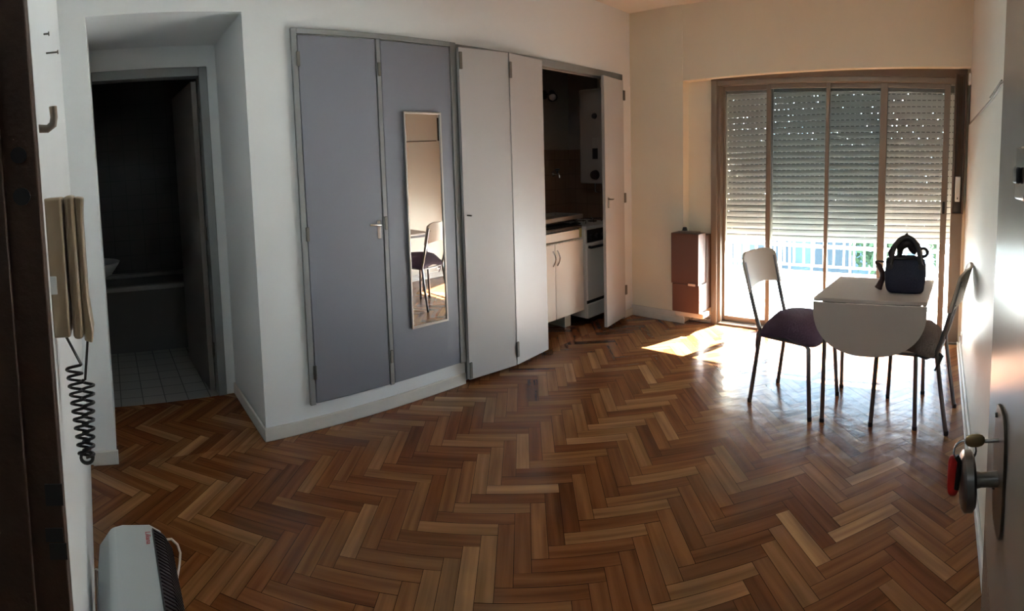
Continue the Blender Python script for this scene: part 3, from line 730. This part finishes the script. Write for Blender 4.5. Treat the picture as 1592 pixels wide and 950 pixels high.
# ------------------------------------------------------------------ drop-leaf table
tb = thing('drop_leaf_table', 'white drop-leaf table with its rounded front leaf hanging down', 'table', (0, 0, 0))
tz = .740
MB().hexa([(-.672, 2.785, tz - .020), (-.052, 2.815, tz - .020), (-.022, 3.375, tz - .020), (-.632, 3.355, tz - .020),
           (-.672, 2.785, tz), (-.052, 2.815, tz), (-.022, 3.375, tz), (-.632, 3.355, tz)]).build('table_top', LAM, tb, .003)
pts = [(-.672 + .0, .716), (-.672, .690)]
n = 28
for i in range(n + 1):
    a = PI * i / n; pts.append((-.362 - .31 * math.cos(a) * (abs(math.cos(a)) ** -.15 if abs(math.cos(a)) > 1e-3 else 1), .690 - .262 * math.sin(a) ** .85 if math.sin(a) > 0 else .690))
pts.append((-.052, .716))
m_ = MB(); m_.prism(pts, 'y', -.009, .009)
m_.v = [(x, y + 2.785 + (x + .672) * .048, z) for x, y, z in m_.v]
m_.build('drop_leaf', LAM, tb, .002)
for hx in (-.58, -.52, -.20, -.12):
    MB().box(hx - .025, hx + .025, 2.790 + (hx + .672) * .048, 2.800 + (hx + .672) * .048, .700, .720).build('hinge', HINGE, tb)
lg = [((-.618, 2.868), (-.630, 2.865)), ((-.112, 2.880), (-.102, 2.870)), ((-.600, 3.330), (-.607, 3.345)), ((-.080, 3.330), (-.074, 3.340))]
for (a, b) in lg:
    l = MB().tube([(a[0], a[1], .720), (b[0], b[1], 0)], .0125, 12).build('leg', TUBE, tb, 0, True)
    MB().lathe([(.0145, 0), (.0145, .02)], (b[0], b[1], 0), 'z', 12).build('foot_cap', BLACK, l)
r_ = MB()
r_.box(-.62, -.11, 2.86, 2.88, .69, .72); r_.box(-.60, -.08, 3.32, 3.34, .69, .72); r_.box(-.62, -.60, 2.86, 3.34, .69, .72); r_.box(-.11, -.085, 2.86, 3.34, .69, .72)
r_.build('under_frame', TUBE, tb)

# ------------------------------------------------------------------ handbag
hb = thing('handbag', 'navy handbag with black handles standing on the white table', 'handbag', (-.190, 3.045, tz), math.radians(4))
def bagfn(p):
    t = (p.z + .102) / .204
    p.y *= 1.0 - .5 * max(0, t) ** 1.3; p.x *= 1.0 + .15 * min(1, t * 1.5) - .42 * max(0, t - .62)
    p.x += .003 * math.sin(40 * p.z); p.y += .004 * math.sin(30 * p.x + 4)
    return p
MB().blob((0, 0, .102), .108, .082, .102, .25, .30, 44, 24, bagfn).build('bag_body', NAVY, hb, 0, True)
MB().tube([(-.104, -.01, .185), (-.05, -.040, .198), (.05, -.040, .198), (.104, -.01, .185), (.05, .035, .198), (-.05, .035, .198)], .009, 8, True).build('rim', LEATHER, hb, 0, True)
for s, hh, ww in ((-1, .130, .080), (1, .112, .088)):
    pts = [(-ww - .012, s * .045, .150)] + [(-ww * math.cos(PI * i / 16), s * (.045 - .02 * math.sin(PI * i / 16)), .190 + hh * math.sin(PI * i / 16)) for i in range(17)] + [(ww + .012, s * .045, .150)]
    MB().tube(pts, .0135, 10).build('handle', LEATHER, hb, 0, True)
    for u in (-1, 1): MB().lathe([(.018, -.006), (.018, .006)], (u * .090, s * .052, .155), 'y', 12).build('handle_mount', LEATHER, hb)
# twisted scarf knotted round the handles, peaked at the top
tw = MB()
for a0, sgn in ((0.0, 1), (2.1, -1), (4.2, 1)):
    tw.tube([(sgn * (-.050 + .100 * t / 10) + .010 * math.cos(a0 + t), .012 * math.sin(a0 + t * .9), .200 + .090 * math.sin(PI * t / 14 + .15 * a0)) for t in range(11)], [.012 + .012 * math.sin(PI * t / 10) for t in range(11)], 10)
tw.build('scarf_bundle', LEATHER, hb, 0, True)
MB().tube([(-.022, 0, .285), (-.004, -.005, .312), (.004, -.01, .342)], [.026, .020, .003], 10).build('scarf_peak', LEATHER, hb, 0, True)
MB().tube([(.002, -.01, .325), (.030, -.012, .305), (.064, -.012, .275), (.085, -.012, .245)], [.012, .018, .015, .010], 10).build('scarf_tail', LEATHER, hb, 0, True)
MB().tube(arc((.100, -.01, .232), .024, 0, 2 * PI, 20, 'xz')[:-1], .0095, 8, True).build('strap_ring', LEATHER, hb, 0, True)
MB().tube([(-.080, -.03, .26), (-.098, -.03, .225), (-.088, -.035, .20), (-.108, -.035, .175), (-.098, -.04, .15), (-.112, -.04, .12)], .0085, 8).build('strap_chain', LEATHER, hb, 0, True)
wl_ = thing('glasses_case', 'dark curved case standing upright against the left side of the navy handbag', 'case', (-.352, 3.06, tz), math.radians(8))
MB().tube([(.004, 0, .006), (.010, 0, .02), (.026, 0, .06), (.026, 0, .10), (.006, 0, .14), (-.014, 0, .162)], [.024, .020, .016, .016, .016, .008], 12).build('case_body', REDB, wl_, 0, True)
MB().tube([(-.018, 0, .160), (-.002, -.005, .168), (.035, -.006, .165)], .006, 8).build('case_flap', LEATHER, wl_, 0, True)

# ------------------------------------------------------------------ open entry door at the right
ed = thing('entry_door', 'off-white entry door standing open along the right wall', 'door', (.178, -.09, 0))
hx, hy = .178, -.09; ex, ey = .112, .85
ang = math.atan2(ey - hy, ex - hx)
Md = Matrix.Rotation(ang, 4, 'Z'); Ld = math.hypot(ex - hx, ey - hy)
def dbox(x0, x1, y0, y1, z0, z1): return MB().box(x0, x1, y0, y1, z0, z1, Md)   # x along leaf, +y towards the room side (-x world)
EDM = mat('entry_door_enamel', (.24, .215, .185), .2, bump=.05, bscale=6, var=.04)
dbox(0, Ld, -.020, .020, .008, 2.10).build('leaf', EDM, ed, .002)
pl_c = Ld - .115
pp = []
for i in range(28):
    a = 2 * PI * i / 28; pp.append((pl_c + .040 * math.copysign(abs(math.cos(a)) ** .5, math.cos(a)), 1.047 + .092 * math.copysign(abs(math.sin(a)) ** .7, math.sin(a))))
BRONZE = mat('aged_bronze', (.10, .08, .06), .35, .8, var=.2, vscale=20)
xform(MB().prism(pp, 'y', .020, .0245), Md).build('lock_plate', BRONZE, ed, .001)
kb = xform(MB().lathe([(.011, .0245), (.010, .048), (.012, .058), (.036, .059), (.041, .063), (.041, .073), (.036, .077), (.014, .078)], (0, 0, 0), 'y', 32), Md @ Matrix.Translation((pl_c - .0, 0, 1.034))).build('door_knob', mat('steel_knob', (.20, .19, .18), .28, .9), ed, 0, True)
for z in (1.01, 1.12): xform(MB().lathe([(.004, .0245), (.003, .028)], (0, 0, 0), 'y', 8), Md @ Matrix.Translation((pl_c + .02, 0, z))).build('screw', DARKM, ed)
ul = dbox(Ld - .245, Ld - .19, .020, .034, 1.445, 1.51).build('upper_lock', CHROME, ed, .003)
dbox(Ld - .225, Ld - .205, .034, .040, 1.465, 1.485).build('lock_turn', BLACK, ul, .002)
Mw = Matrix.Translation((hx, hy, 0)) @ Md
ks = thing('key_ring', 'key in the entry door lock with a red tag hanging on its ring', 'keys', tuple(Mw @ Vector((pl_c, .025, 1.092))), ang)
MB().tube([(0, -.002, 0), (0, .020, 0)], .003, 8).build('key_shaft', CHROME, ks, 0, True)
MB().blob((0, .034, .001), .004, .0145, .0095, .8, .8, 20, 8).build('key_head', mat('brass', (.30, .22, .11), .35, .8), ks, 0, True)
MB().tube(arc((.0, .048, -.014), .016, 0, 2 * PI, 20, 'yz')[:-1], .0016, 6, True).build('ring', CHROME, ks, 0, True)
MB().blob((.004, .063, -.052), .004, .0085, .030, .5, .7, 20, 12).build('key_tag', mat('red_plastic', (.42, .015, .012), .4), ks, 0, True)
MB().tube([(.002, .060, -.022), (.0, .055, -.03), (.0, .058, -.07)], .004, 8).build('second_key', DARKM, ks, 0, True)

# ------------------------------------------------------------------ intercom, hook, nails on the entry wall
ic = thing('intercom_handset', 'beige intercom handset with a coiled black cord by the doorway', 'intercom', (0, 0, 0))
w0 = wy(-.86)
MB().box(-.905, -.832, w0 - .001, -.072, 1.245, 1.468).build('intercom_base', BEIGEP, ic, .004)
hp_ = MB(); hp_.box(-.900, -.836, -.0685, -.052, 1.240, 1.470); hp_.build('handset', BEIGEP, ic, .006)
h2 = MB(); h2.prism([(-.0515, 1.236), (-.0385, 1.232), (-.036, 1.25), (-.041, 1.30), (-.041, 1.43), (-.038, 1.465), (-.0515, 1.468)], 'x', -.895, -.840)
h2.build('handset_grip', BEIGEP, [o for o in bpy.data.objects if o.name == 'handset'][0], .003)
MB().box(-.850, -.831, w0 - .002, w0 + .012, 1.315, 1.345).build('side_button', WHITEP, ic, .002)
# coiled cord: two strands that meet at the bottom
def coil(p0, p1, p2, turns, r0, r1, ph):
    out = [p0]; N = turns * 14
    for i in range(N + 1):
        t = i / N; c = Vector(p1).lerp(Vector(p2), t); a = ph + 2 * PI * turns * t; r = r0 + (r1 - r0) * t
        out.append((c.x + r * .8 * math.sin(a), c.y + r * math.cos(a), c.z + r * .35 * math.sin(a)))
    return out
cdm = MB()
cdm.tube(coil((-.86, -.085, 1.246), (-.865, -.074, 1.19), (-.865, -.066, 1.035), 11, .013, .010, 0), .0024, 6)
cdm.tube(coil((-.86, -.047, 1.236), (-.865, -.052, 1.165), (-.865, -.060, 1.035), 9, .010, .009, 2), .0024, 6)
cdm.tube(arc((-.865, -.063, 1.035), .010, 0, 2 * PI, 16, 'yz')[:-1], .003, 6, True)
cdm.build('coiled_cord', BLACK, ic, 0, True)
hk = tag(MB().tube([(-.84, -.104, 1.580), (-.84, -.085, 1.578), (-.84, -.076, 1.584), (-.84, -.0735, 1.595), (-.84, -.074, 1.612)], [.007, .0065, .0065, .006, .0065], 12).build('coat_hook', mat('hook_taupe', (.25, .20, .16), .4), None, 0, True),
         'taupe coat hook on the entry wall above the intercom', 'hook')
for (x, z, l, lb) in ((-1.25, 1.80, .026, 'longer nail in the entry wall above the coat hook'), (-1.20, 1.83, .010, 'short nail head in the entry wall just above the longer nail')):
    y = wy(x)
    tag(MB().tube([(x, y - .002, z), (x, y + l, z), (x, y + l + .001, z), (x, y + l + .003, z)], [.0022, .0022, .005, .005], 8).build('nail', HINGE, None, 0, True), lb, 'nail', 'nails above the coat hook')

# ------------------------------------------------------------------ white electric heater, bottom left
eh = thing('electric_heater', 'white electric heater with black grille standing against the entry wall', 'heater', (0, 0, 0))
sec = [(-.098, .02), (.095, .02), (.112, .05), (.122, .34), (.118, .385), (.098, .425), (.066, .448), (-.015, .456), (-.050, .450), (-.088, .400), (-.098, .33)]
m_ = MB(); m_.prism(sec, 'x', -1.575, -.93); m_.v = [(x, y + (-.93 - x) * -.012, z) for x, y, z in m_.v]
m_.build('heater_body', mat('heater_enamel', (.46, .50, .505), .35), eh, .014, seg=3)
gm = MB(); gm.prism([(.070, .444), (.072, .4535), (.103, .430), (.124, .388), (.130, .345), (.120, .340)], 'x', -1.545, -.93); gm.v = [(x, y + (-.93 - x) * -.012, z) for x, y, z in gm.v]
gr_ = gm.build('grille', BLACK, eh, .002)
gs = MB()
for i in range(44):
    xx = -1.535 + i * .0135; dy = (-.93 - xx) * -.012
    gs.prism([(.0745 + dy, .4525), (.076 + dy, .4555), (.106 + dy, .4315), (.127 + dy, .389), (.132 + dy, .350), (.128 + dy, .350)], 'x', xx, xx + .005)
gs.build('grille_bars', mat('grille_dark_red', (.016, .008, .009), .45), gr_)
for xx in (-1.48, -1.0):
    MB().box(xx - .02, xx + .02, -.10, .09, 0, .03).build('foot', BLACK, eh, .004)
cv = bpy.data.curves.new('logo_lettering', 'FONT'); cv.body = 'Liliana'; cv.size = .022; cv.extrude = .0003; cv.align_x = 'CENTER'
cv.materials.append(mat('logo_red', (.38, .02, .03), .5)); tmp = bpy.data.objects.new('tmp', cv); COL.objects.link(tmp); bpy.context.view_layer.update()
lme = bpy.data.meshes.new_from_object(tmp.evaluated_get(bpy.context.evaluated_depsgraph_get())); bpy.data.objects.remove(tmp)
lg_ = bpy.data.objects.new('logo_lettering', lme); COL.objects.link(lg_)
lg_.parent = eh; lg_.location = (-1.50, .043, .4540); lg_.rotation_euler = (0, 0, PI / 2 * 1.0 - PI); lg_.rotation_euler = (0, 0, 0)
lg_.rotation_euler = (math.radians(-3), 0, 0)
MB().tube([(-1.575, .09, .36), (-1.600, .105, .372), (-1.605, .125, .367), (-1.600, .142, .35), (-1.59, .148, .33), (-1.57, .142, .31), (-1.54, .13, .295), (-1.50, .120, .28)], .0035, 8).build('power_cord', mat('cord_white', (.6, .52, .45), .5), eh, 0, True)
MB().tube([(-1.555, -.10, .33), (-1.60, -.115, .30), (-1.60, -.12, .1), (-1.55, -.115, .01)], .0035, 8).build('power_cord', MATS['cord_white'], eh, 0, True)
